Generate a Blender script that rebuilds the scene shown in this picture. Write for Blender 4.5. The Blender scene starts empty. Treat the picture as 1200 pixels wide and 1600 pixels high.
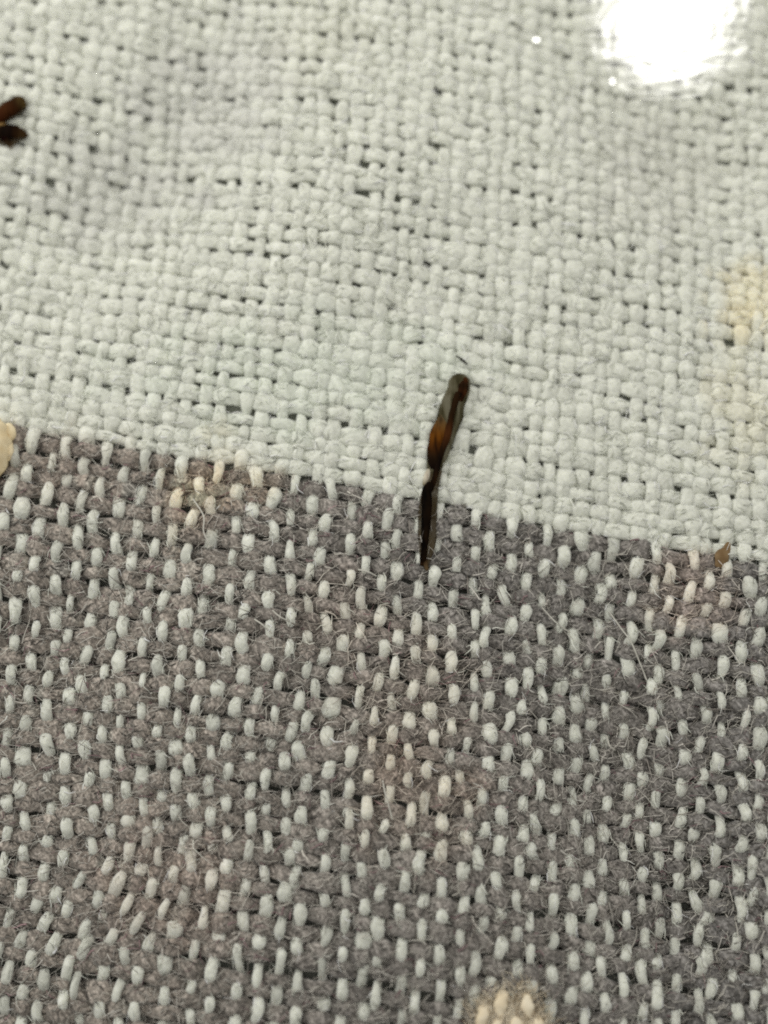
import bpy, math, random
import numpy as np
from mathutils import Vector

# ------------------------------------------------------------------ scene, camera, light
# 1 unit = 1 cm of the real thing
C = bpy.context.scene
C.unit_settings.system = 'METRIC'
C.unit_settings.scale_length = 0.01
R = np.random.default_rng(7)
random.seed(7)

PXCM = 480.0                          # photograph pixels per cm at the picture's centre
DIST = 4.58
TILT = math.radians(11.0)
CAM = np.array([0.0, -DIST * math.sin(TILT), DIST * math.cos(TILT)])
cam_d = bpy.data.cameras.new('camera')
cam = bpy.data.objects.new('camera', cam_d)
C.collection.objects.link(cam)
cam.location = CAM
cam.rotation_euler = (TILT, 0, 0)
cam_d.sensor_fit = 'VERTICAL'
cam_d.sensor_height = 24.0
cam_d.lens = 12.0 / (800.0 / PXCM / DIST)
cam_d.clip_start = 0.05
cam_d.clip_end = 200.0
cam_d.dof.use_dof = True
cam_d.dof.focus_distance = DIST - 0.10
cam_d.dof.aperture_fstop = 0.17
C.camera = cam

w = bpy.data.worlds.new('World')
C.world = w
w.use_nodes = True
bg = w.node_tree.nodes['Background']
bg.inputs[0].default_value = (1.0, 0.995, 0.955, 1)
bg.inputs[1].default_value = 0.46


def area(name, loc, target, size, power, col, shape='DISK'):
    d = bpy.data.lights.new(name, 'AREA')
    d.shape = shape
    d.size = size
    d.energy = power
    d.color = col
    o = bpy.data.objects.new(name, d)
    C.collection.objects.link(o)
    o.location = loc
    o.rotation_euler = (Vector(target) - Vector(loc)).to_track_quat('-Z', 'Y').to_euler()
    return o


LAMP = np.array([1.3, 3.9, 4.9])
area('lamp_near_lens', LAMP, (0.1, 0.3, 0), 0.85, 105, (1.0, 0.985, 0.93))
area('soft_room_light', (-5.8, 2.8, 4.4), (0, 0, 0), 4.0, 200, (1.0, 0.985, 0.93))
C.view_settings.view_transform = 'Standard'
C.view_settings.look = 'None'
C.view_settings.gamma = 1.0
C.view_settings.exposure = -0.01
C.cycles.max_bounces = 8
C.cycles.diffuse_bounces = 5
C.cycles.transparent_max_bounces = 12
C.cycles.caustics_reflective = False
C.cycles.caustics_refractive = False
C.cycles.use_denoising = False
C.cycles.filter_width = 1.9

# ------------------------------------------------------------------ helpers
FWD = np.array([0.0, math.sin(TILT), -math.cos(TILT)])
UPV = np.array([0.0, math.cos(TILT), math.sin(TILT)])
RGT = np.array([1.0, 0.0, 0.0])


def at(px, py, z=0.0):
    """Point of the plane at height z that stands at pixel (px, py) of the photograph."""
    k = (800.0 / PXCM / DIST) / 800.0
    d = FWD + RGT * (px - 600) * k + UPV * (800 - py) * k
    t = (z - CAM[2]) / d[2]
    return CAM + d * t


def tag(o, label=None, cat=None, group=None, kind=None):
    if label: o['label'] = label
    if cat: o['category'] = cat
    if group: o['group'] = group
    if kind: o['kind'] = kind
    return o


def empty(name, loc=(0, 0, 0)):
    o = bpy.data.objects.new(name, None)
    o.empty_display_size = 0.1
    C.collection.objects.link(o)
    o.location = loc
    return o


def mesh_np(name, V, F, m, parent=None, vec=None, col=None, smooth=True):
    """V (n,3), F (m,3|4) -> ONE linked mesh object. vec / col: optional point attributes."""
    me = bpy.data.meshes.new(name)
    F = np.asarray(F, dtype=np.int32)
    n, k = F.shape
    me.vertices.add(len(V))
    me.vertices.foreach_set('co', np.asarray(V, dtype=np.float32).ravel())
    me.loops.add(n * k)
    me.loops.foreach_set('vertex_index', F.ravel())
    me.polygons.add(n)
    me.polygons.foreach_set('loop_start', np.arange(0, n * k, k, dtype=np.int32))
    me.polygons.foreach_set('loop_total', np.full(n, k, dtype=np.int32))
    me.polygons.foreach_set('use_smooth', np.full(n, smooth, dtype=bool))
    if vec is not None:
        a = me.attributes.new('fibre_co', 'FLOAT_VECTOR', 'POINT')
        a.data.foreach_set('vector', np.asarray(vec, dtype=np.float32).ravel())
    if col is not None:
        a = me.attributes.new('tone', 'FLOAT_COLOR', 'POINT')
        a.data.foreach_set('color', np.asarray(col, dtype=np.float32).ravel())
    me.update(calc_edges=True)
    me.materials.append(m)
    o = bpy.data.objects.new(name, me)
    C.collection.objects.link(o)
    if parent: o.parent = parent
    return o


def wavy(seed, n=14, lo=0.3, hi=2.5):
    """A smooth random function of the plane, about -1..1."""
    r = np.random.default_rng(seed)
    fr = r.uniform(lo, hi, n); an = r.uniform(0, 2 * math.pi, n); ph = r.uniform(0, 2 * math.pi, n)
    def f(x, y):
        s = 0
        for a, b, c in zip(fr, an, ph):
            s = s + np.sin(a * (x * math.cos(b) + y * math.sin(b)) * 2 * math.pi + c)
        return s / math.sqrt(n)
    return f


def smooth1(a, k=1, axis=0):
    for _ in range(k):
        a = (np.roll(a, 1, axis) + 2 * a + np.roll(a, -1, axis)) / 4
    return a


# ------------------------------------------------------------------ materials
def mat(name):
    m = bpy.data.materials.new(name)
    m.use_nodes = True
    nt = m.node_tree
    return m, nt, nt.nodes['Principled BSDF']


def N(nt, t, **kw):
    n = nt.nodes.new(t)
    for k, v in kw.items():
        setattr(n, k, v)
    return n


def ramp(nt, stops):
    r = N(nt, 'ShaderNodeValToRGB')
    e = r.color_ramp.elements
    while len(e) < len(stops): e.new(0.5)
    for x, (p, c) in zip(e, stops):
        x.position = p; x.color = (*c, 1)
    return r


def yarn_mat(name, stops, bump, streak=(5.0, 5.0, 1.2), rough=0.85, sheen=0.3, fine=0.5, sss=0.0, fscale=95.0):
    """Yarn: fibres run in a twist along the thread (fibre_co), tone holds heather, stains and painted fold shade."""
    m, nt, p = mat(name)
    L = nt.links.new
    fc = N(nt, 'ShaderNodeAttribute', attribute_name='fibre_co')
    tn = N(nt, 'ShaderNodeAttribute', attribute_name='tone')
    mp = N(nt, 'ShaderNodeMapping'); mp.inputs['Scale'].default_value = streak
    L(fc.outputs['Vector'], mp.inputs['Vector'])
    n1 = N(nt, 'ShaderNodeTexNoise'); n1.inputs['Scale'].default_value = 1.0; n1.inputs['Detail'].default_value = 4; n1.inputs['Roughness'].default_value = 0.65
    L(mp.outputs[0], n1.inputs['Vector'])
    tc = N(nt, 'ShaderNodeTexCoord')
    n2 = N(nt, 'ShaderNodeTexNoise'); n2.inputs['Scale'].default_value = fscale; n2.inputs['Detail'].default_value = 3
    L(tc.outputs['Object'], n2.inputs['Vector'])
    mx = N(nt, 'ShaderNodeMix', data_type='FLOAT'); mx.inputs[0].default_value = fine
    L(n1.outputs[0], mx.inputs[2]); L(n2.outputs[0], mx.inputs[3])
    rp = ramp(nt, stops)
    L(mx.outputs[0], rp.inputs[0])
    mul = N(nt, 'ShaderNodeMix', data_type='RGBA', blend_type='MULTIPLY'); mul.inputs[0].default_value = 1.0
    L(rp.outputs[0], mul.inputs[6]); L(tn.outputs['Color'], mul.inputs[7])
    L(mul.outputs[2], p.inputs['Base Color'])
    p.inputs['Roughness'].default_value = rough
    p.inputs['Subsurface Weight'].default_value = sss; p.inputs['Subsurface Radius'].default_value = (1, 1, 0.9); p.inputs['Subsurface Scale'].default_value = 0.018
    p.inputs['Specular IOR Level'].default_value = 0.15
    p.inputs['Sheen Weight'].default_value = sheen
    p.inputs['Sheen Roughness'].default_value = 0.6
    b = N(nt, 'ShaderNodeBump'); b.inputs['Strength'].default_value = bump; b.inputs['Distance'].default_value = 0.006
    L(mx.outputs[0], b.inputs['Height']); L(b.outputs[0], p.inputs['Normal'])
    return m


M_WHITE = yarn_mat('white_yarn', [(0.36, (0.66, 0.668, 0.592)), (0.64, (0.875, 0.885, 0.79))], 1.0, streak=(1.5, 1.5, 1.3), sss=0.45, fine=0.6, fscale=60.0)
M_GREY = yarn_mat('grey_yarn', [(0.36, (0.09, 0.083, 0.074)), (0.5, (0.265, 0.249, 0.222)), (0.64, (0.58, 0.55, 0.50))], 1.0, streak=(2.0, 2.0, 1.7))


def hair_mat(name, rough=0.7):
    m, nt, p = mat(name)
    tn = N(nt, 'ShaderNodeAttribute', attribute_name='tone')
    nt.links.new(tn.outputs['Color'], p.inputs['Base Color'])
    p.inputs['Roughness'].default_value = rough
    p.inputs['Specular IOR Level'].default_value = 0.25
    return m


M_HAIR = hair_mat('loose_fibre')


def debris_mat(name, stops, scale=40.0, rough=0.4, stretch=(1, 1, 1), bump=0.4, alpha=None, tone=False, spec=0.4):
    m, nt, p = mat(name)
    L = nt.links.new
    tc = N(nt, 'ShaderNodeTexCoord')
    mp = N(nt, 'ShaderNodeMapping'); mp.inputs['Scale'].default_value = stretch
    L(tc.outputs['Object'], mp.inputs[0])
    n1 = N(nt, 'ShaderNodeTexNoise'); n1.inputs['Scale'].default_value = scale; n1.inputs['Detail'].default_value = 4
    L(mp.outputs[0], n1.inputs['Vector'])
    rp = ramp(nt, stops); L(n1.outputs[0], rp.inputs[0])
    if tone:
        tn = N(nt, 'ShaderNodeAttribute', attribute_name='tone')
        mul = N(nt, 'ShaderNodeMix', data_type='RGBA', blend_type='MULTIPLY'); mul.inputs[0].default_value = 1.0
        L(rp.outputs[0], mul.inputs[6]); L(tn.outputs['Color'], mul.inputs[7]); L(mul.outputs[2], p.inputs['Base Color'])
    else:
        L(rp.outputs[0], p.inputs['Base Color'])
    p.inputs['Roughness'].default_value = rough
    p.inputs['Specular IOR Level'].default_value = spec
    b = N(nt, 'ShaderNodeBump'); b.inputs['Strength'].default_value = bump; b.inputs['Distance'].default_value = 0.004
    L(n1.outputs[0], b.inputs['Height']); L(b.outputs[0], p.inputs['Normal'])
    if alpha is not None:
        p.inputs['Alpha'].default_value = alpha
    return m


# ------------------------------------------------------------------ the surface under the cloth
m_table, nt, p = mat('table_paint')
n1 = N(nt, 'ShaderNodeTexNoise'); n1.inputs['Scale'].default_value = 6
rp = ramp(nt, [(0.3, (0.20, 0.21, 0.18)), (0.7, (0.26, 0.27, 0.235))])
nt.links.new(n1.outputs[0], rp.inputs[0]); nt.links.new(rp.outputs[0], p.inputs['Base Color'])
p.inputs['Roughness'].default_value = 0.7
tx, ty = 5.0, 5.0
V = [(-tx, -ty, -0.60), (tx, -ty, -0.60), (tx, ty, -0.60), (-tx, ty, -0.60), (-tx, -ty, -0.30), (tx, -ty, -0.30), (tx, ty, -0.30), (-tx, ty, -0.30)]
F = [(3, 2, 1, 0), (4, 5, 6, 7), (0, 1, 5, 4), (1, 2, 6, 5), (2, 3, 7, 6), (3, 0, 4, 7)]
o = mesh_np('table_surface', V, F, m_table, smooth=False)
tag(o, 'table surface glimpsed through the small holes of the weave', kind='structure')

# ------------------------------------------------------------------ the weave: grid of crossings
I0, I1 = -29, 30          # warp threads
J0, J1 = -44, 49          # weft threads: j >= 0 white, j < 0 grey
PI_, PJ = 0.0598, 0.0523
A0 = at(0, 660); A1 = at(1200, 884)
dw = (A1 - A0) / np.linalg.norm(A1 - A0)
uw = np.array([0.055, 1.0, 0]); uw /= np.linalg.norm(uw)
perp = uw - dw * np.dot(uw, dw)
anchor = (A0 + A1) / 2
ii, jj = np.meshgrid(np.arange(I0, I1), np.arange(J0, J1), indexing='ij')
nI, nJ = ii.shape
fx, fy, fz = wavy(11, 12, 0.08, 0.45), wavy(12, 12, 0.08, 0.45), wavy(13, 10, 0.10, 0.42)
X = anchor[0] + dw[0] * ii * PI_ + uw[0] * (jj + 0.5) * PJ
Y = anchor[1] + dw[1] * ii * PI_ + uw[1] * (jj + 0.5) * PJ
far = 1 - np.exp(-((jj + 0.5) / 5.0) ** 2)          # the colour change stays a clean line
gx = fx(X, Y) * 0.035 + R.normal(0, 0.0055, (nI, 1)) + R.normal(0, 0.0042, (nI, nJ))
gy = fy(X, Y) * 0.030 * (0.25 + 0.75 * far) + R.normal(0, 0.0035, (1, nJ)) + R.normal(0, 0.0034, (nI, nJ))
gx += smooth1(R.normal(0, 0.012, (nI, nJ)), 3, 1)
gy += smooth1(R.normal(0, 0.010, (nI, nJ)), 3, 0) * (0.4 + 0.6 * far)
X = X + gx; Y = Y + gy
for px_, py_, rr_, k_ in ((130, 1430, 0.36, 0.42), (430, 1090, 0.26, 0.22), (1050, 960, 0.22, 0.16)):   # threads dragged aslant
    c_ = at(px_, py_); g_ = np.exp(-((X - c_[0]) ** 2 + (Y - c_[1]) ** 2) / rr_ ** 2)
    X = X + k_ * (Y - c_[1]) * g_
sgn = np.where((ii + jj) % 2 == 0, 1.0, -1.0)         # +1: warp on top
grey = jj < 0


# shallow dents and folds: (pixel x, pixel y, radius px along, radius px across, turn in degrees, depth cm)
DENTS = [(-40, 1500, 290, 330, 0, -0.13), (270, 170, 320, 115, -62, -0.10), (150, 330, 220, 110, -20, -0.05),
         (1080, 230, 210, 115, 55, -0.10), (880, 60, 130, 60, 70, -0.045), (950, 1150, 330, 120, 75, -0.12),
         (1130, 1480, 200, 110, 60, -0.07), (560, 320, 230, 110, -60, 0.045), (330, 1080, 260, 120, -70, 0.035),
         (90, 1000, 200, 70, -55, -0.04), (640, 1450, 260, 110, 80, 0.04)]
DC = [(at(a_, b_), c_ / PXCM, d_ / PXCM, math.radians(e_), f_) for a_, b_, c_, d_, e_, f_ in DENTS]


def relief(x, y):
    z = fz(x, y) * 0.022
    for c, r1, r2, an, dep in DC:
        u = (x - c[0]) * math.cos(an) - (y - c[1]) * math.sin(an)
        v = (x - c[0]) * math.sin(an) + (y - c[1]) * math.cos(an)
        z = z + dep * np.exp(-(u / r1) ** 2 - (v / r2) ** 2)
    return z


Z = relief(X, Y)
h = 0.0128 * np.exp(R.normal(0, 0.24, (nI, nJ)))
h = np.where(grey, h, h * 0.80)
sunk = np.where(grey & (R.random((nI, nJ)) < 0.13), 0.35, 1.0)
dull = np.where(grey, 1 - np.clip(R.normal(0.0, 0.11, (nI, nJ)), 0, 0.35), 1.0)
gx2 = np.where(grey, R.normal(0, 0.0045, (nI, nJ)), 0); X = X + gx2

# stains of the cloth, and fold shade painted as lilac-grey tint: (pixel x, pixel y, radius px x, radius px y, colour that multiplies, strength)
STAINS_SHADE = [(1188, 462, 52, 62, (1.18, 1.09, 0.93), 1.0), (1165, 610, 50, 120, (1.08, 1.03, 0.93), 0.6),
          (335, 740, 72, 50, (1.20, 1.10, 0.99), 0.85), (1085, 925, 66, 62, (1.26, 1.12, 1.06), 0.8),
          (300, 790, 60, 40, (1.25, 1.10, 0.98), 0.6),
          (640, 1245, 85, 85, (1.18, 1.04, 0.95), 0.5), (545, 960, 85, 65, (1.18, 1.06, 1.0), 0.4),
          (270, 1390, 110, 90, (1.12, 1.0, 0.97), 0.5), (640, 1110, 110, 90, (1.10, 1.0, 0.94), 0.5),
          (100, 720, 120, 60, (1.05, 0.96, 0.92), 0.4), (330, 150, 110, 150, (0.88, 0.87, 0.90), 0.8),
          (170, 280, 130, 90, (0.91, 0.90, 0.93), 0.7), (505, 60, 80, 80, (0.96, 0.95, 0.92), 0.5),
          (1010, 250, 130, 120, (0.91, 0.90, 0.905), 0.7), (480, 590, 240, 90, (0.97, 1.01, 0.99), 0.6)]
SC = [(at(a, b), c / PXCM, d / PXCM, np.array(e), f) for a, b, c, d, e, f in STAINS_SHADE]
fs1, fs2, fs3 = wavy(21, 16, 1.0, 6.0), wavy(22, 12, 0.25, 0.9), wavy(23, 16, 4.0, 14.0)


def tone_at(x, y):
    """Multiplying colour of the stains and painted fold shade at a spot of the cloth."""
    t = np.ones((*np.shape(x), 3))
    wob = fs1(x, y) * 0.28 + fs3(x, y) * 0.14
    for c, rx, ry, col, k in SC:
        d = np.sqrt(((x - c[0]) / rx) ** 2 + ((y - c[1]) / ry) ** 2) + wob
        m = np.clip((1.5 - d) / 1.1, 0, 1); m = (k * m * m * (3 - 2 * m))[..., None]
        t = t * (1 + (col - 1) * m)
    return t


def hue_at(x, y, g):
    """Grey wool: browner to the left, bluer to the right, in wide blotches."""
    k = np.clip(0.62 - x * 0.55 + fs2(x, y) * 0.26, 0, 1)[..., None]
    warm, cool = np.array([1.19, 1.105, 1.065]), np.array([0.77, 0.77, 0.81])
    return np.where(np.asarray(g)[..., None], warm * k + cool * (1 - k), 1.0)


SUB, SIDES = 6, 8


def catmull(P, n):
    """P (k,d) -> points at n steps per interval, end included."""
    Q = np.vstack([2 * P[0] - P[1], P, 2 * P[-1] - P[-2]])
    k = len(P) - 1
    t = np.arange(n) / n
    out = []
    p0, p1, p2, p3 = Q[0:k], Q[1:k + 1], Q[2:k + 2], Q[3:k + 3]
    t = t[None, :, None]
    c = 0.5 * (2 * p1[:, None] + (p2 - p0)[:, None] * t + (2 * p0 - 5 * p1 + 4 * p2 - p3)[:, None] * t ** 2 + (3 * p1 - p0 - 3 * p2 + p3)[:, None] * t ** 3)
    c = c.reshape(-1, P.shape[1])
    return np.vstack([c, P[-1:]])


TUBES = {}


def tube(P, a, b, twist, seed, lump=0.10):
    """Skin a centre line P with half-widths a (sideways) and b (up): vertices, faces, fibre coordinates."""
    n = len(P)
    r = np.random.default_rng(seed)
    T = np.gradient(P, axis=0); T /= np.linalg.norm(T, axis=1)[:, None]
    S = np.cross(T, [0, 0, 1.0]); S /= np.linalg.norm(S, axis=1)[:, None]
    U = np.cross(S, T)
    th = np.arange(SIDES) / SIDES * 2 * math.pi
    nz = r.normal(0, 1, (n, SIDES))
    nz = smooth1(smooth1(nz, 1, 0), 1, 1) * lump * 1.6
    nz = np.clip(nz, -0.3, 0.3)
    rad = 1 + nz
    # squarish section: yarn flattens where it is pressed
    ca, sa = np.cos(th), np.sin(th)
    V = P[:, None] + S[:, None] * (a[:, None] * rad * ca)[..., None] + U[:, None] * (b[:, None] * rad * sa)[..., None]
    k = np.arange(n)
    ang = th[None] + k[:, None] * twist
    off = r.uniform(0, 60)
    vec = np.stack([np.cos(ang), np.sin(ang), np.broadcast_to(k[:, None] / SUB + off, ang.shape)], -1)
    i0 = (np.arange(n - 1)[:, None] * SIDES + np.arange(SIDES)[None]).ravel()
    i1 = (np.arange(n - 1)[:, None] * SIDES + (np.arange(SIDES)[None] + 1) % SIDES).ravel()
    F = np.stack([i0, i1, i1 + SIDES, i0 + SIDES], -1)
    return V.reshape(-1, 3), F, vec.reshape(-1, 3), (P, S, U, a, b)


def thread(name, xy, zc, wid, hgt, m, parent, seed, gmask, tone_jit, sg0, ctone=None):
    P = catmull(np.column_stack([xy, zc]), SUB)
    a = catmull(wid[:, None], SUB)[:, 0]
    b = catmull(hgt[:, None], SUB)[:, 0]
    r = np.random.default_rng(seed + 5)
    top = np.cos(np.arange(len(a)) / SUB * math.pi) * sg0                # +1 at the middle of a float, -1 under
    a = a * (1 + 0.10 * top + smooth1(r.normal(0, 0.10, len(a)), 2))
    V, F, vec, fr = tube(P, a, b, 0.55 + r.normal(0, 0.06), seed, 0.17 if gmask[0] else 0.11)
    g = np.repeat(np.repeat(gmask, SUB)[:len(P)] if len(gmask) * SUB >= len(P) else np.append(np.repeat(gmask, SUB), gmask[-1]), SIDES)[:len(V)]
    jx, jy = r.normal(0, 0.022, 2)
    ct = 1.0 if ctone is None else np.repeat(catmull(ctone[:, None], SUB)[:, 0], SIDES)[:, None]
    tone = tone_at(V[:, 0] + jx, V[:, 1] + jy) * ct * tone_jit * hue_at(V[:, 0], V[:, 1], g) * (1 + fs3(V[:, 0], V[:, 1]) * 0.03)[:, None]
    seg = np.repeat(smooth1(r.normal(0, 1, len(P)), 4), SIDES)[:, None]
    tone = np.clip(tone * (1 + seg * (0.20 if gmask[0] else 0.05)), 0, 1.4)
    col = np.column_stack([tone, np.ones(len(V))])
    return mesh_np(name, V, F, m, parent, vec, col), fr


cloth = empty('woven_cloth', (0, 0, 0))
tag(cloth, 'loosely woven cloth, off-white above and heathered grey below, filling the picture', 'cloth')
m_underlay, nt, p = mat('added_underlay_grain')  # added sheet under the weave, put in to lighten its holes
n1 = N(nt, 'ShaderNodeTexNoise'); n1.inputs['Scale'].default_value = 40
rp = ramp(nt, [(0.3, (0.44, 0.46, 0.40)), (0.7, (0.62, 0.64, 0.56))])
nt.links.new(n1.outputs[0], rp.inputs[0])
tn = N(nt, 'ShaderNodeAttribute', attribute_name='tone')
mul = N(nt, 'ShaderNodeMix', data_type='RGBA', blend_type='MULTIPLY'); mul.inputs[0].default_value = 1.0
nt.links.new(rp.outputs[0], mul.inputs[6]); nt.links.new(tn.outputs['Color'], mul.inputs[7]); nt.links.new(mul.outputs[2], p.inputs['Base Color'])
p.inputs['Roughness'].default_value = 0.9
LT = np.where(grey, 0.42, 1.0).reshape(-1, 1) * np.ones((1, 4)); LT[:, 3] = 1  # underlay tone: darker below the grey half to keep those holes dark
LV = np.stack([X, Y, Z - 0.030], -1).reshape(-1, 3)
k0 = (np.arange(nI - 1)[:, None] * nJ + np.arange(nJ - 1)[None]).ravel()
mesh_np('added_underlay', LV, np.stack([k0, k0 + nJ, k0 + nJ + 1, k0 + 1], -1), m_underlay, cloth, None, LT)
warp_frames, weft_frames = [], []
for q, i in enumerate(range(I0, I1)):
    s = sgn[q]
    slub = np.exp(smooth1(R.normal(0, 0.22, nJ), 2)) * math.exp(R.normal(0, 0.05))
    wid = np.where(grey[q], 0.0214, 0.0228) * slub * np.where(s > 0, 1.0, 0.95) * np.where(grey[q], 0.74, 1.0) * np.exp(R.normal(0, 0.09, nJ))
    hgt = np.where(grey[q], 0.0148, 0.0122) * np.where(s > 0, 1.0, 0.9) * np.exp(R.normal(0, 0.10, nJ))
    o, fr = thread('warp_thread', np.column_stack([X[q], Y[q]]), Z[q] + s * h[q] * np.where(grey[q] & (s > 0), 1.62 * sunk[q], 1.0), wid, hgt, M_WHITE, cloth, 1000 + q, np.zeros(nJ, bool), math.exp(R.normal(0, 0.025)), s[0], dull[q])
    o['label'] = 'off-white warp thread running down through both halves'
    warp_frames.append(fr)
for q, j in enumerate(range(J0, J1)):
    s = -sgn[:, q]
    g = j < 0
    slub = np.exp(smooth1(R.normal(0, 0.24, nI), 2)) * math.exp(R.normal(0, 0.045))
    wid = (0.0252 if g else 0.0262) * slub * np.where(s > 0, 1.0, 0.95) * np.exp(R.normal(0, 0.10, nI))
    hgt = (0.0130 if g else 0.0122) * np.where(s > 0, 1.0, 0.9) * np.exp(R.normal(0, 0.08, nI))
    o, fr = thread('weft_thread', np.column_stack([X[:, q], Y[:, q]]), Z[:, q] + s * h[:, q], wid, hgt, M_GREY if g else M_WHITE, cloth, 3000 + q, np.full(nI, g), math.exp(R.normal(0, 0.07 if g else 0.02)), s[0])
    o['label'] = 'charcoal grey weft thread' if g else 'off-white weft thread'
    weft_frames.append(fr)


# ------------------------------------------------------------------ fuzz on the yarn
def hairs(start, d, up, length, curve, rise, rad, segs=3):
    """n fine fibres as three-sided tapering tubes. start, d, up (n,3); the rest (n,)."""
    n = len(start)
    side = np.cross(up, d)
    t = np.linspace(0, 1, segs + 1)[None, :, None]
    L = length[:, None, None]
    wob = R.normal(0, 1, (n, 1, 1))
    P = (start[:, None] + d[:, None] * L * t + side[:, None] * (curve[:, None, None] * L * t * t + 0.16 * wob * L * np.sin(t * 5))
         + up[:, None] * (rise[:, None, None] * L * (t - t * t * 0.9)))
    T = np.gradient(P, axis=1); T /= np.linalg.norm(T, axis=2)[..., None] + 1e-9
    S = np.cross(T, np.array([0.13, 0.21, 0.97])); S /= np.linalg.norm(S, axis=2)[..., None] + 1e-9
    U = np.cross(S, T)
    th = np.arange(3) / 3 * 2 * math.pi
    rr = rad[:, None, None] * (1 - 0.65 * t)
    V = P[:, :, None] + (S[:, :, None] * np.cos(th)[:, None] + U[:, :, None] * np.sin(th)[:, None]) * rr[..., None]
    base = np.arange(n)[:, None, None] * (segs + 1) * 3 + np.arange(segs)[None, :, None] * 3
    k = np.arange(3)[None, None]
    F = np.stack([base + k, base + (k + 1) % 3, base + 3 + (k + 1) % 3, base + 3 + k], -1).reshape(-1, 4)
    return V.reshape(-1, 3), F


def fuzz_on(frames, n_each, twist, lmin, lmax, rad, lift=1.02, only_top=True):
    st, dd, uu = [], [], []
    for P, S, U, a, b in frames:
        k = R.integers(1, len(P) - 2, n_each)
        th = R.uniform(0.08, 0.92, n_each) * math.pi
        pos = P[k] + S[k] * (a[k] * lift * np.cos(th))[:, None] + U[k] * (b[k] * lift * np.sin(th))[:, None]
        T = P[k + 1] - P[k]; T /= np.linalg.norm(T, axis=1)[:, None]
        up = S[k] * np.cos(th)[:, None] + U[k] * np.sin(th)[:, None]
        sd = np.cross(up, T)
        an = twist + R.normal(0, 0.55, n_each) + math.pi * R.integers(0, 2, n_each)
        st.append(pos); dd.append(T * np.cos(an)[:, None] + sd * np.sin(an)[:, None]); uu.append(up)
    st, dd, uu = map(np.vstack, (st, dd, uu))
    n = len(st)
    return st, dd, uu, R.uniform(lmin, lmax, n), R.normal(0, 0.45, n), R.uniform(0.0, 0.30, n), rad * np.exp(R.normal(0, 0.3, n))


def per_vert(c, segs=3):
    c = np.repeat(c, (segs + 1) * 3, axis=0)
    return np.column_stack([c, np.ones(len(c))])


def build_fuzz(name, spec, tones, label, segs=3):
    V, F = hairs(*spec, segs=segs)
    st = spec[0]
    k = R.choice(len(tones), len(st), p=[t[1] for t in tones])
    c = np.array([t[0] for t in tones])[k] * np.exp(R.normal(0, 0.18, (len(st), 1)))
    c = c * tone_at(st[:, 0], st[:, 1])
    o = mesh_np(name, V, F, M_HAIR, cloth, None, per_vert(np.clip(c, 0, 0.9), segs))
    tag(o, label, kind='stuff')
    return o


GW = weft_frames[:-J0]
WW = weft_frames[-J0:]
build_fuzz('grey_fuzz', fuzz_on(GW, 1000, 0.5, 0.015, 0.055, 0.0020), [((0.09, 0.083, 0.074), 0.26), ((0.28, 0.262, 0.235), 0.35), ((0.58, 0.55, 0.50), 0.34), ((0.33, 0.22, 0.23), 0.05)],
           'short grey and brownish wool fibres standing off the weft')
build_fuzz('flyaway_fuzz', fuzz_on(GW, 230, 0.9, 0.04, 0.10, 0.0015, 1.35), [((0.58, 0.55, 0.49), 0.6), ((0.30, 0.27, 0.24), 0.4)],
           'longer pale wool fibres lying loose over the grey half')
build_fuzz('white_fuzz', fuzz_on(WW, 620, 0.5, 0.012, 0.045, 0.0019), [((0.80, 0.815, 0.73), 0.66), ((0.88, 0.89, 0.82), 0.14), ((0.58, 0.59, 0.53), 0.20)], 'short white fibres standing off the weft', 2)
build_fuzz('warp_fuzz', fuzz_on(warp_frames, 460, 0.4, 0.012, 0.04, 0.0018), [((0.80, 0.815, 0.73), 0.80), ((0.56, 0.56, 0.50), 0.20)], 'short white fibres standing off the warp', 2)


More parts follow.
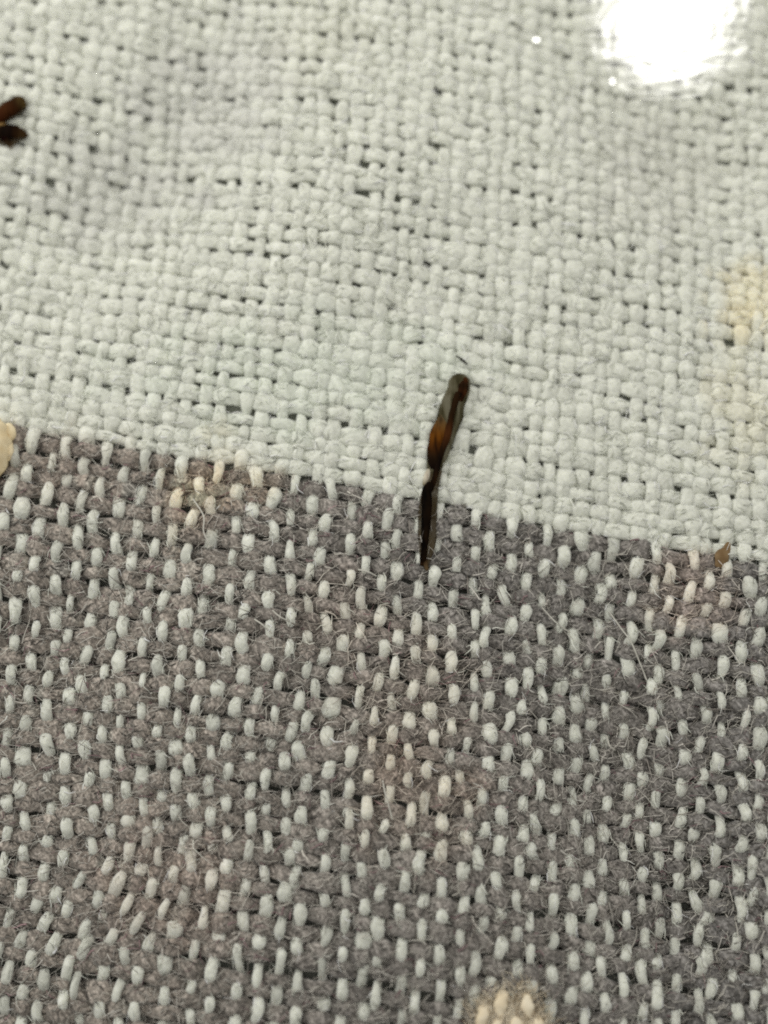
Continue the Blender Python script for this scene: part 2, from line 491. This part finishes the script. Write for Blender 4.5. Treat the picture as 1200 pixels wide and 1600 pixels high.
# ------------------------------------------------------------------ debris on the cloth
def strand(name, pts, m, parent=None, sides=14, sub=6, lump=0.08, seed=1, base=0.023, flat=0.8, cols=None):
    """A closed tapering body through pts = (pixel x, pixel y, lift in cm above the cloth, width in px)."""
    r = np.random.default_rng(seed)
    Q = []
    for x, y, zl, wd in pts:
        c = at(x, y); zz = relief(c[0], c[1]) + base + zl
        q = at(x, y, zz); Q.append((*q, wd / 2 / PXCM))
    P = catmull(np.array(Q), sub)
    rad = np.maximum(P[:, 3], 0.0008); P = P[:, :3]
    n = len(P)
    # rounded ends
    T0 = (P[0] - P[1]) / np.linalg.norm(P[0] - P[1]); T1 = (P[-1] - P[-2]) / np.linalg.norm(P[-1] - P[-2])
    e = np.array([0.0, 0.45, 0.8, 1.0])
    hd = [P[0] + T0 * rad[0] * math.sqrt(1 - (k * k)) * 0.8 for k in e[:3]]
    tl = [P[-1] + T1 * rad[-1] * math.sqrt(1 - (k * k)) * 0.8 for k in e[:3][::-1]]
    P = np.vstack([hd, P, tl])
    rad = np.concatenate([rad[0] * np.maximum(e[:3], 0.05), rad, rad[-1] * np.maximum(e[:3][::-1], 0.05)])
    n = len(P)
    T = np.gradient(P, axis=0); T /= np.linalg.norm(T, axis=1)[:, None]
    S = np.cross(T, [0, 0, 1.0]); S /= np.linalg.norm(S, axis=1)[:, None]
    U = np.cross(S, T)
    th = np.arange(sides) / sides * 2 * math.pi
    nz = 1 + np.clip(smooth1(smooth1(r.normal(0, 1, (n, sides)), 2, 0), 1, 1) * lump * 2, -0.3, 0.3)
    V = P[:, None] + S[:, None] * (rad[:, None] * nz * np.cos(th))[..., None] + U[:, None] * (rad[:, None] * nz * flat * np.sin(th))[..., None]
    i0 = (np.arange(n - 1)[:, None] * sides + np.arange(sides)[None]).ravel()
    i1 = (np.arange(n - 1)[:, None] * sides + (np.arange(sides)[None] + 1) % sides).ravel()
    F = np.stack([i0, i1, i1 + sides, i0 + sides], -1)
    tc_ = None
    if cols is not None:
        cc_ = np.clip(catmull(np.array(cols, float), sub), 0, 1)
        cc_ = np.vstack([cc_[:1]] * 3 + [cc_] + [cc_[-1:]] * 3)
        tc_ = np.repeat(np.column_stack([cc_, np.ones(len(cc_))]), sides, axis=0)
    return mesh_np(name, V.reshape(-1, 3), F, m, parent, None, tc_)


m_husk = debris_mat('olive_husk', [(0.40, (0.035, 0.029, 0.010)), (0.5, (0.085, 0.074, 0.040)), (0.60, (0.14, 0.128, 0.085))], 24, 0.7, (1.8, 0.35, 1), alpha=0.9, spec=0.1)
m_plant = debris_mat('brown_plant', [(0.36, (0.30, 0.27, 0.25)), (0.5, (0.85, 0.8, 0.78)), (0.64, (1.0, 1.0, 1.0))], 34, 0.8, (2.0, 0.4, 1), bump=1.2, tone=True, spec=0.05)
m_black = debris_mat('blackened_stalk', [(0.35, (0.002, 0.0014, 0.001)), (0.7, (0.012, 0.006, 0.0025))], 30, 0.8, (1.5, 0.5, 1), spec=0.03)
m_sheath = debris_mat('brown_sheath', [(0.3, (0.05, 0.036, 0.016)), (0.7, (0.13, 0.10, 0.06))], 30, 0.8, (1.5, 0.4, 1), alpha=0.66, spec=0.05)
m_cream = debris_mat('cream_crumb', [(0.3, (0.70, 0.55, 0.32)), (0.7, (0.92, 0.79, 0.54))], 22, 0.7, spec=0.2)
m_tan = debris_mat('tan_fluff', [(0.3, (0.46, 0.38, 0.26)), (0.7, (0.76, 0.66, 0.50))], 24, 0.8, spec=0.1)
m_pale = debris_mat('pale_fluff', [(0.3, (0.84, 0.71, 0.50)), (0.7, (0.95, 0.86, 0.68))], 24, 0.75, spec=0.15)
m_flake = debris_mat('brown_flake', [(0.3, (0.16, 0.095, 0.04)), (0.7, (0.28, 0.19, 0.10))], 30, 0.85, spec=0.2)

c0 = at(672, 760)
sl = empty('plant_sliver')
tag(sl, 'dark brown plant sliver lying across the line between white and grey cloth', 'plant sliver')
OL, AM, DB, BK, RB = (0.12, 0.105, 0.062), (0.15, 0.055, 0.006), (0.020, 0.0085, 0.0022), (0.007, 0.0032, 0.0014), (0.055, 0.018, 0.0045)
strand('husk', [(719, 596, 0.006, 33), (713, 616, 0.006, 37), (704, 645, 0.006, 39), (693, 680, 0.006, 38), (684, 708, 0.006, 33), (678, 734, 0.004, 22)], m_husk, sl, seed=2, flat=0.5)
strand('tip', [(724, 594, 0.013, 16), (723, 604, 0.015, 20), (720, 617, 0.016, 17), (714, 634, 0.016, 10)], m_plant, sl, seed=3, flat=0.6, cols=[RB, DB, RB, DB])
strand('core_strand', [(716, 616, 0.024, 12), (711, 630, 0.024, 10), (705, 652, 0.024, 10), (700, 678, 0.023, 12), (691, 704, 0.022, 11), (684, 728, 0.018, 9), (679, 748, 0.014, 9), (672, 766, 0.010, 10)], m_plant, sl, seed=4, cols=[DB, DB, DB, RB, DB, BK, DB, BK])
strand('pulp', [(698, 646, 0.008, 20), (693, 662, 0.011, 26), (686, 682, 0.013, 28), (682, 698, 0.014, 27), (680, 713, 0.015, 25), (679, 728, 0.012, 17)], m_plant, sl, seed=5, flat=0.5, cols=[OL, (0.12, 0.07, 0.025), AM, (0.075, 0.025, 0.003), DB, BK])
strand('sheath', [(682, 736, 0.003, 18), (672, 766, 0.003, 26), (668, 810, 0.003, 29), (667, 848, 0.003, 26), (664, 878, 0.002, 16)], m_sheath, sl, seed=7, flat=0.45)
strand('stalk', [(671, 757, 0.020, 11), (667, 769, 0.024, 16), (667, 795, 0.025, 16), (665, 830, 0.023, 13), (663, 858, 0.018, 10), (661, 874, 0.012, 10)], m_black, sl, seed=8)
strand('pale_plug', [(670, 735, 0.006, 7), (666, 747, 0.008, 9), (664, 757, 0.006, 7)], m_plant, sl, seed=9, cols=[(0.5, 0.46, 0.36), (0.62, 0.57, 0.46), (0.3, 0.26, 0.17)])
strand('frayed_end', [(661, 870, 0.008, 9), (659, 882, 0.006, 6)], m_plant, sl, seed=10, cols=[BK, DB])
strand('frayed_end', [(663, 872, 0.008, 9), (667, 889, 0.006, 6)], m_plant, sl, seed=11, cols=[DB, (0.12, 0.08, 0.04)])

fr_ = empty('forked_fragment')
tag(fr_, 'short dark brown forked fragment lying on the white cloth, cut off by the picture edge', 'plant fragment')
strand('stem', [(-70, 214, 0.012, 20), (-44, 210, 0.014, 26), (-18, 203, 0.014, 30), (-2, 196, 0.010, 30)], m_plant, fr_, seed=12, flat=0.6, cols=[DB, DB, (0.20, 0.09, 0.012), (0.30, 0.19, 0.07)])
strand('upper_prong', [(-20, 203, 0.014, 20), (-6, 187, 0.018, 24), (10, 174, 0.020, 26), (24, 164, 0.020, 27), (32, 160, 0.018, 24)], m_plant, fr_, seed=13, flat=0.7, cols=[AM, (0.045, 0.012, 0.002), RB, (0.03, 0.012, 0.003), (0.07, 0.045, 0.014)])
strand('lower_prong', [(-26, 206, 0.016, 20), (-6, 205, 0.020, 22), (12, 206, 0.020, 24), (26, 207, 0.018, 22), (42, 212, 0.012, 7)], m_plant, fr_, seed=14, flat=0.7, cols=[RB, DB, BK, DB, (0.06, 0.035, 0.012)])
strand('spur', [(4, 208, 0.018, 18), (12, 219, 0.014, 16), (17, 230, 0.008, 7)], m_plant, fr_, seed=15, cols=[DB, DB, (0.20, 0.14, 0.07)])
strand('sheath', [(-10, 186, 0.002, 26), (12, 174, 0.002, 34), (30, 163, 0.002, 32)], m_sheath, fr_, seed=16, flat=0.4)
strand('sheath', [(-10, 206, 0.002, 30), (14, 211, 0.002, 38), (34, 210, 0.002, 24)], m_sheath, fr_, seed=17, flat=0.4)

o = strand('brown_flake', [(1138, 850, 0.000, 8), (1134, 860, 0.003, 15), (1128, 870, 0.003, 22), (1123, 882, -0.004, 14)], m_flake, None, seed=18, flat=0.35)
tag(o, 'small brown flake stuck at the lower edge of the white cloth', 'flake')

cr = empty('cream_crumb')
tag(cr, 'cream yellow crumb lying where white meets grey, half outside the picture', 'crumb')
strand('body', [(-14, 664, 0.02, 36), (-12, 685, 0.03, 58), (-12, 710, 0.03, 52), (-16, 738, 0.02, 34)], m_cream, cr, seed=19, lump=0.14)
strand('lobe', [(12, 668, 0.02, 18), (17, 678, 0.025, 18), (15, 686, 0.02, 14)], m_cream, cr, seed=20, lump=0.12)
strand('lobe', [(12, 692, 0.02, 14), (15, 704, 0.022, 16), (11, 716, 0.02, 12)], m_cream, cr, seed=21, lump=0.12)
strand('lobe', [(1, 716, 0.02, 18), (2, 728, 0.02, 18), (-4, 740, 0.015, 12)], m_cream, cr, seed=22, lump=0.12)

tf = empty('fluff_tuft')
tag(tf, 'cream and tan tuft of fluff standing out of the grey cloth, cut off below', 'fluff')
strand('core', [(795, 1574, -0.006, 50), (795, 1594, 0.0, 80), (796, 1625, 0.0, 86), (796, 1660, -0.004, 60)], m_tan, tf, seed=23, lump=0.2, flat=0.3, sides=22)
for k, (x0, y0, x1, y1, wd) in enumerate([(757, 1572, 749, 1604, 18), (786, 1553, 780, 1584, 19), (823, 1558, 826, 1584, 18), (808, 1590, 805, 1614, 20), (779, 1590, 775, 1618, 14),
                                          (840, 1588, 843, 1614, 13), (794, 1606, 792, 1632, 15), (765, 1606, 762, 1636, 15)]):
    strand('lobe', [(x0, y0, 0.020, wd * 0.8), ((x0 + x1) / 2, (y0 + y1) / 2, 0.030, wd), (x1, y1, 0.022, wd * 0.8)], m_pale, tf, seed=30 + k, lump=0.16, flat=0.7)
n = 1500
px, py = R.normal(798, 26, n), R.normal(1606, 21, n)
st = np.array([at(a, b, 0.044 + R.uniform(-0.012, 0.012) + relief(*at(a, b)[:2])) for a, b in zip(px, py)])
an = R.normal(math.pi / 2, 0.6, n)
V, F = hairs(st, np.column_stack([np.cos(an), np.sin(an), np.zeros(n)]), np.tile([0, 0, 1.0], (n, 1)), R.uniform(0.015, 0.055, n), R.normal(0, 0.5, n), R.uniform(-0.1, 0.2, n), 0.0022 * np.ones(n))
cc = np.array([(0.86, 0.77, 0.61), (0.60, 0.50, 0.36), (0.36, 0.28, 0.18)])[R.choice(3, n, p=[0.58, 0.34, 0.08])]
o = mesh_np('fibres', V, F, M_HAIR, tf, None, per_vert(cc)); tag(o, kind='stuff')

o = strand('black_splinter', [(713, 556, 0.000, 2), (722, 562, 0.003, 3.6), (730, 569, 0.000, 2)], m_black, None, seed=50)
tag(o, 'tiny black splinter on white cloth just above the sliver tip', 'splinter')

m_fib = debris_mat('pale_fibre', [(0.3, (0.50, 0.48, 0.42)), (0.7, (0.66, 0.64, 0.57))], 30, 0.6, spec=0.3)
# loose fibres: each its own thing
FIB = [([(952, 956), (972, 984), (986, 1003), (1000, 1036), (1010, 1062)], 'long pale fibre bending down from between two white dashes below the brown flake', 0),
       ([(598, 1220), (602, 1240), (607, 1258), (613, 1280)], 'pale straight fibre on the brownish patch of the grey cloth', 0),
       ([(426, 954), (438, 964), (457, 973)], 'short bright fibre on grey cloth, right one of two side by side', 0),
       ([(398, 968), (410, 976), (424, 990)], 'short bright fibre on grey cloth, left one of two side by side', 0),
       ([(560, 890), (574, 893), (588, 900)], 'short bright fibre lying on the grey cloth left of the sliver end', 0),
       ([(664, 1240), (668, 1254), (664, 1266), (660, 1272)], 'small hooked pale fibre on the brownish patch', 0),
       ([(948, 1150), (953, 1166), (961, 1172)], 'short curled pale fibre near the right side of the grey cloth', 0),
       ([(846, 948), (868, 972), (890, 988)], 'thin slanting pale fibre between sliver end and pink stain', 0),
       ([(302, 780), (318, 806), (318, 830), (326, 848)], 'curved pale fibre hanging below the cream stain', 0)]
for k, (pl, lab, c) in enumerate(FIB):
    m = m_fib
    z = [0.012 + 0.014 * math.sin(math.pi * t / (len(pl) - 1)) for t in range(len(pl))]
    o = strand('stray_fibre', [(x, y, zz, 2.4 if c == 0 else 8) for (x, y), zz in zip(pl, z)], m, None, sides=6, seed=60 + k, lump=0.05)
    tag(o, lab, 'fibre', 'loose fibres lying on the cloth')

# ------------------------------------------------------------------ clear film cut to the glare, and flecks added for glints
m_added_film, nt, p = mat('added_clear_film')
L = nt.links.new
out = nt.nodes['Material Output']
gl = N(nt, 'ShaderNodeBsdfGlossy'); gl.inputs['Roughness'].default_value = 0.19
tr = N(nt, 'ShaderNodeBsdfTransparent'); tr.inputs[0].default_value = (1, 1, 1, 1)
mx = N(nt, 'ShaderNodeMixShader')
tc = N(nt, 'ShaderNodeTexCoord'); mp = N(nt, 'ShaderNodeMapping'); mp.inputs['Rotation'].default_value = (0, 0, math.radians(32)); mp.inputs['Scale'].default_value = (2.2, 17.0, 8.0)
n1 = N(nt, 'ShaderNodeTexNoise'); n1.inputs['Scale'].default_value = 1.7; n1.inputs['Detail'].default_value = 4; n1.inputs['Distortion'].default_value = 0.5
bp = N(nt, 'ShaderNodeBump'); bp.inputs['Strength'].default_value = 0.05; bp.inputs['Distance'].default_value = 0.02
L(tc.outputs['Object'], mp.inputs[0]); L(mp.outputs[0], n1.inputs['Vector']); L(n1.outputs[0], bp.inputs['Height'])
L(bp.outputs[0], gl.inputs['Normal'])
# glare outline put into the gloss: tone holds it, full inside, streaked at the rim
ed = N(nt, 'ShaderNodeAttribute', attribute_name='tone')
ad = N(nt, 'ShaderNodeMath', operation='MULTIPLY_ADD'); ad.inputs[1].default_value = 1.7; L(n1.outputs[0], ad.inputs[0]); L(ed.outputs['Fac'], ad.inputs[2])
mr = N(nt, 'ShaderNodeMapRange', interpolation_type='SMOOTHSTEP'); mr.inputs['From Min'].default_value = 1.10; mr.inputs['From Max'].default_value = 1.80; mr.inputs['To Max'].default_value = 0.065
L(ad.outputs[0], mr.inputs['Value'])
L(mr.outputs[0], mx.inputs[0]); L(tr.outputs[0], mx.inputs[1]); L(gl.outputs[0], mx.inputs[2]); L(mx.outputs[0], out.inputs[0])
nt.nodes.remove(p)


def film(name, px, py, rx, ry, lift, rag, label, rings=26, segs=128, seed=1, ripple=0.0, dome=0.0):
    """A small clear flake, added and tilted so that the lamp is mirrored towards the lens."""
    r = np.random.default_rng(seed)
    c = at(px, py); c = at(px, py, relief(c[0], c[1]) + lift)
    v1 = (CAM - c) / np.linalg.norm(CAM - c); v2 = (LAMP - c) / np.linalg.norm(LAMP - c)
    nrm = v1 + v2; nrm /= np.linalg.norm(nrm)
    e1 = np.cross([0, 1.0, 0], nrm); e1 /= np.linalg.norm(e1); e2 = np.cross(nrm, e1)
    th = np.arange(segs) / segs * 2 * math.pi
    edge = 1 + rag * (0.5 * np.sin(3 * th + 1) * 0.3 + smooth1(r.normal(0, 1, segs), 1) * np.clip(0.35 + 0.65 * np.cos(th + 0.5), 0.15, 1))
    top, bot = [], []
    for k in range(1, rings + 1):
        f = k / rings
        rr = f * (1 + (edge - 1) * f ** 3)
        x, y = rx / PXCM * rr * np.cos(th), ry / PXCM * rr * np.sin(th)
        zz = ripple * smooth1(r.normal(0, 1, segs), 3) * f - dome * f ** 2
        top.append(c + e1 * x[:, None] + e2 * y[:, None] + nrm * zz[:, None])
    V = np.vstack([c[None]] + top)
    nt_ = len(V)
    V = np.vstack([V, V - nrm * 0.0012])
    F = []
    for s0, flip in ((0, False), (nt_, True)):
        for q in range(segs):
            a, b = 1 + q, 1 + (q + 1) % segs
            F.append((s0, s0 + a, s0 + b, s0 + b) if not flip else (s0, s0 + b, s0 + a, s0 + a))
            for k in range(rings - 1):
                o1, o2 = k * segs, (k + 1) * segs
                f = (s0 + a + o1, s0 + a + o2, s0 + b + o2, s0 + b + o1)
                F.append(f if not flip else f[::-1])
    for q in range(segs):
        a, b = 1 + q + (rings - 1) * segs, 1 + (q + 1) % segs + (rings - 1) * segs
        F.append((a, a + nt_, b + nt_, b))
    tri = [f[:3] for f in F if f[2] == f[3]]
    quad = [f for f in F if f[2] != f[3]]
    tri += [(a, b, c_) for a, b, c_, d in quad] + [(a, c_, d) for a, b, c_, d in quad]
    fr = np.concatenate([[0.0]] + [np.full(segs, k / rings) for k in range(1, rings + 1)])
    left = 0.97 - 0.58 * np.clip((fr - 0.40) / 0.60, 0, 1) ** 1.1 if rx > 20 else 0.95 + 0 * fr
    gloss_mask = np.concatenate([left, 0 * left])             # only the upper side is glossy
    o = mesh_np(name, V, tri, m_added_film, None, None, np.column_stack([gloss_mask, gloss_mask, gloss_mask, np.ones(len(V))]))
    tag(o, label, 'film')
    return o


film('glare_patch', 1042, 28, 150, 150, 0.06, 0.06, 'added patch of clear film, cut to the blinding white glare it throws back on the white cloth', ripple=0.0006)
film('glint_fleck', 838, 62, 8, 6, 0.05, 0.1, 'tiny clear fleck added for a glint left of the white glare, standing alone', 6, 20, 2)
film('glint_fleck', 957, 127, 6, 8, 0.05, 0.1, 'tiny clear fleck added for a glint just below the edge of the white glare', 6, 20, 3)
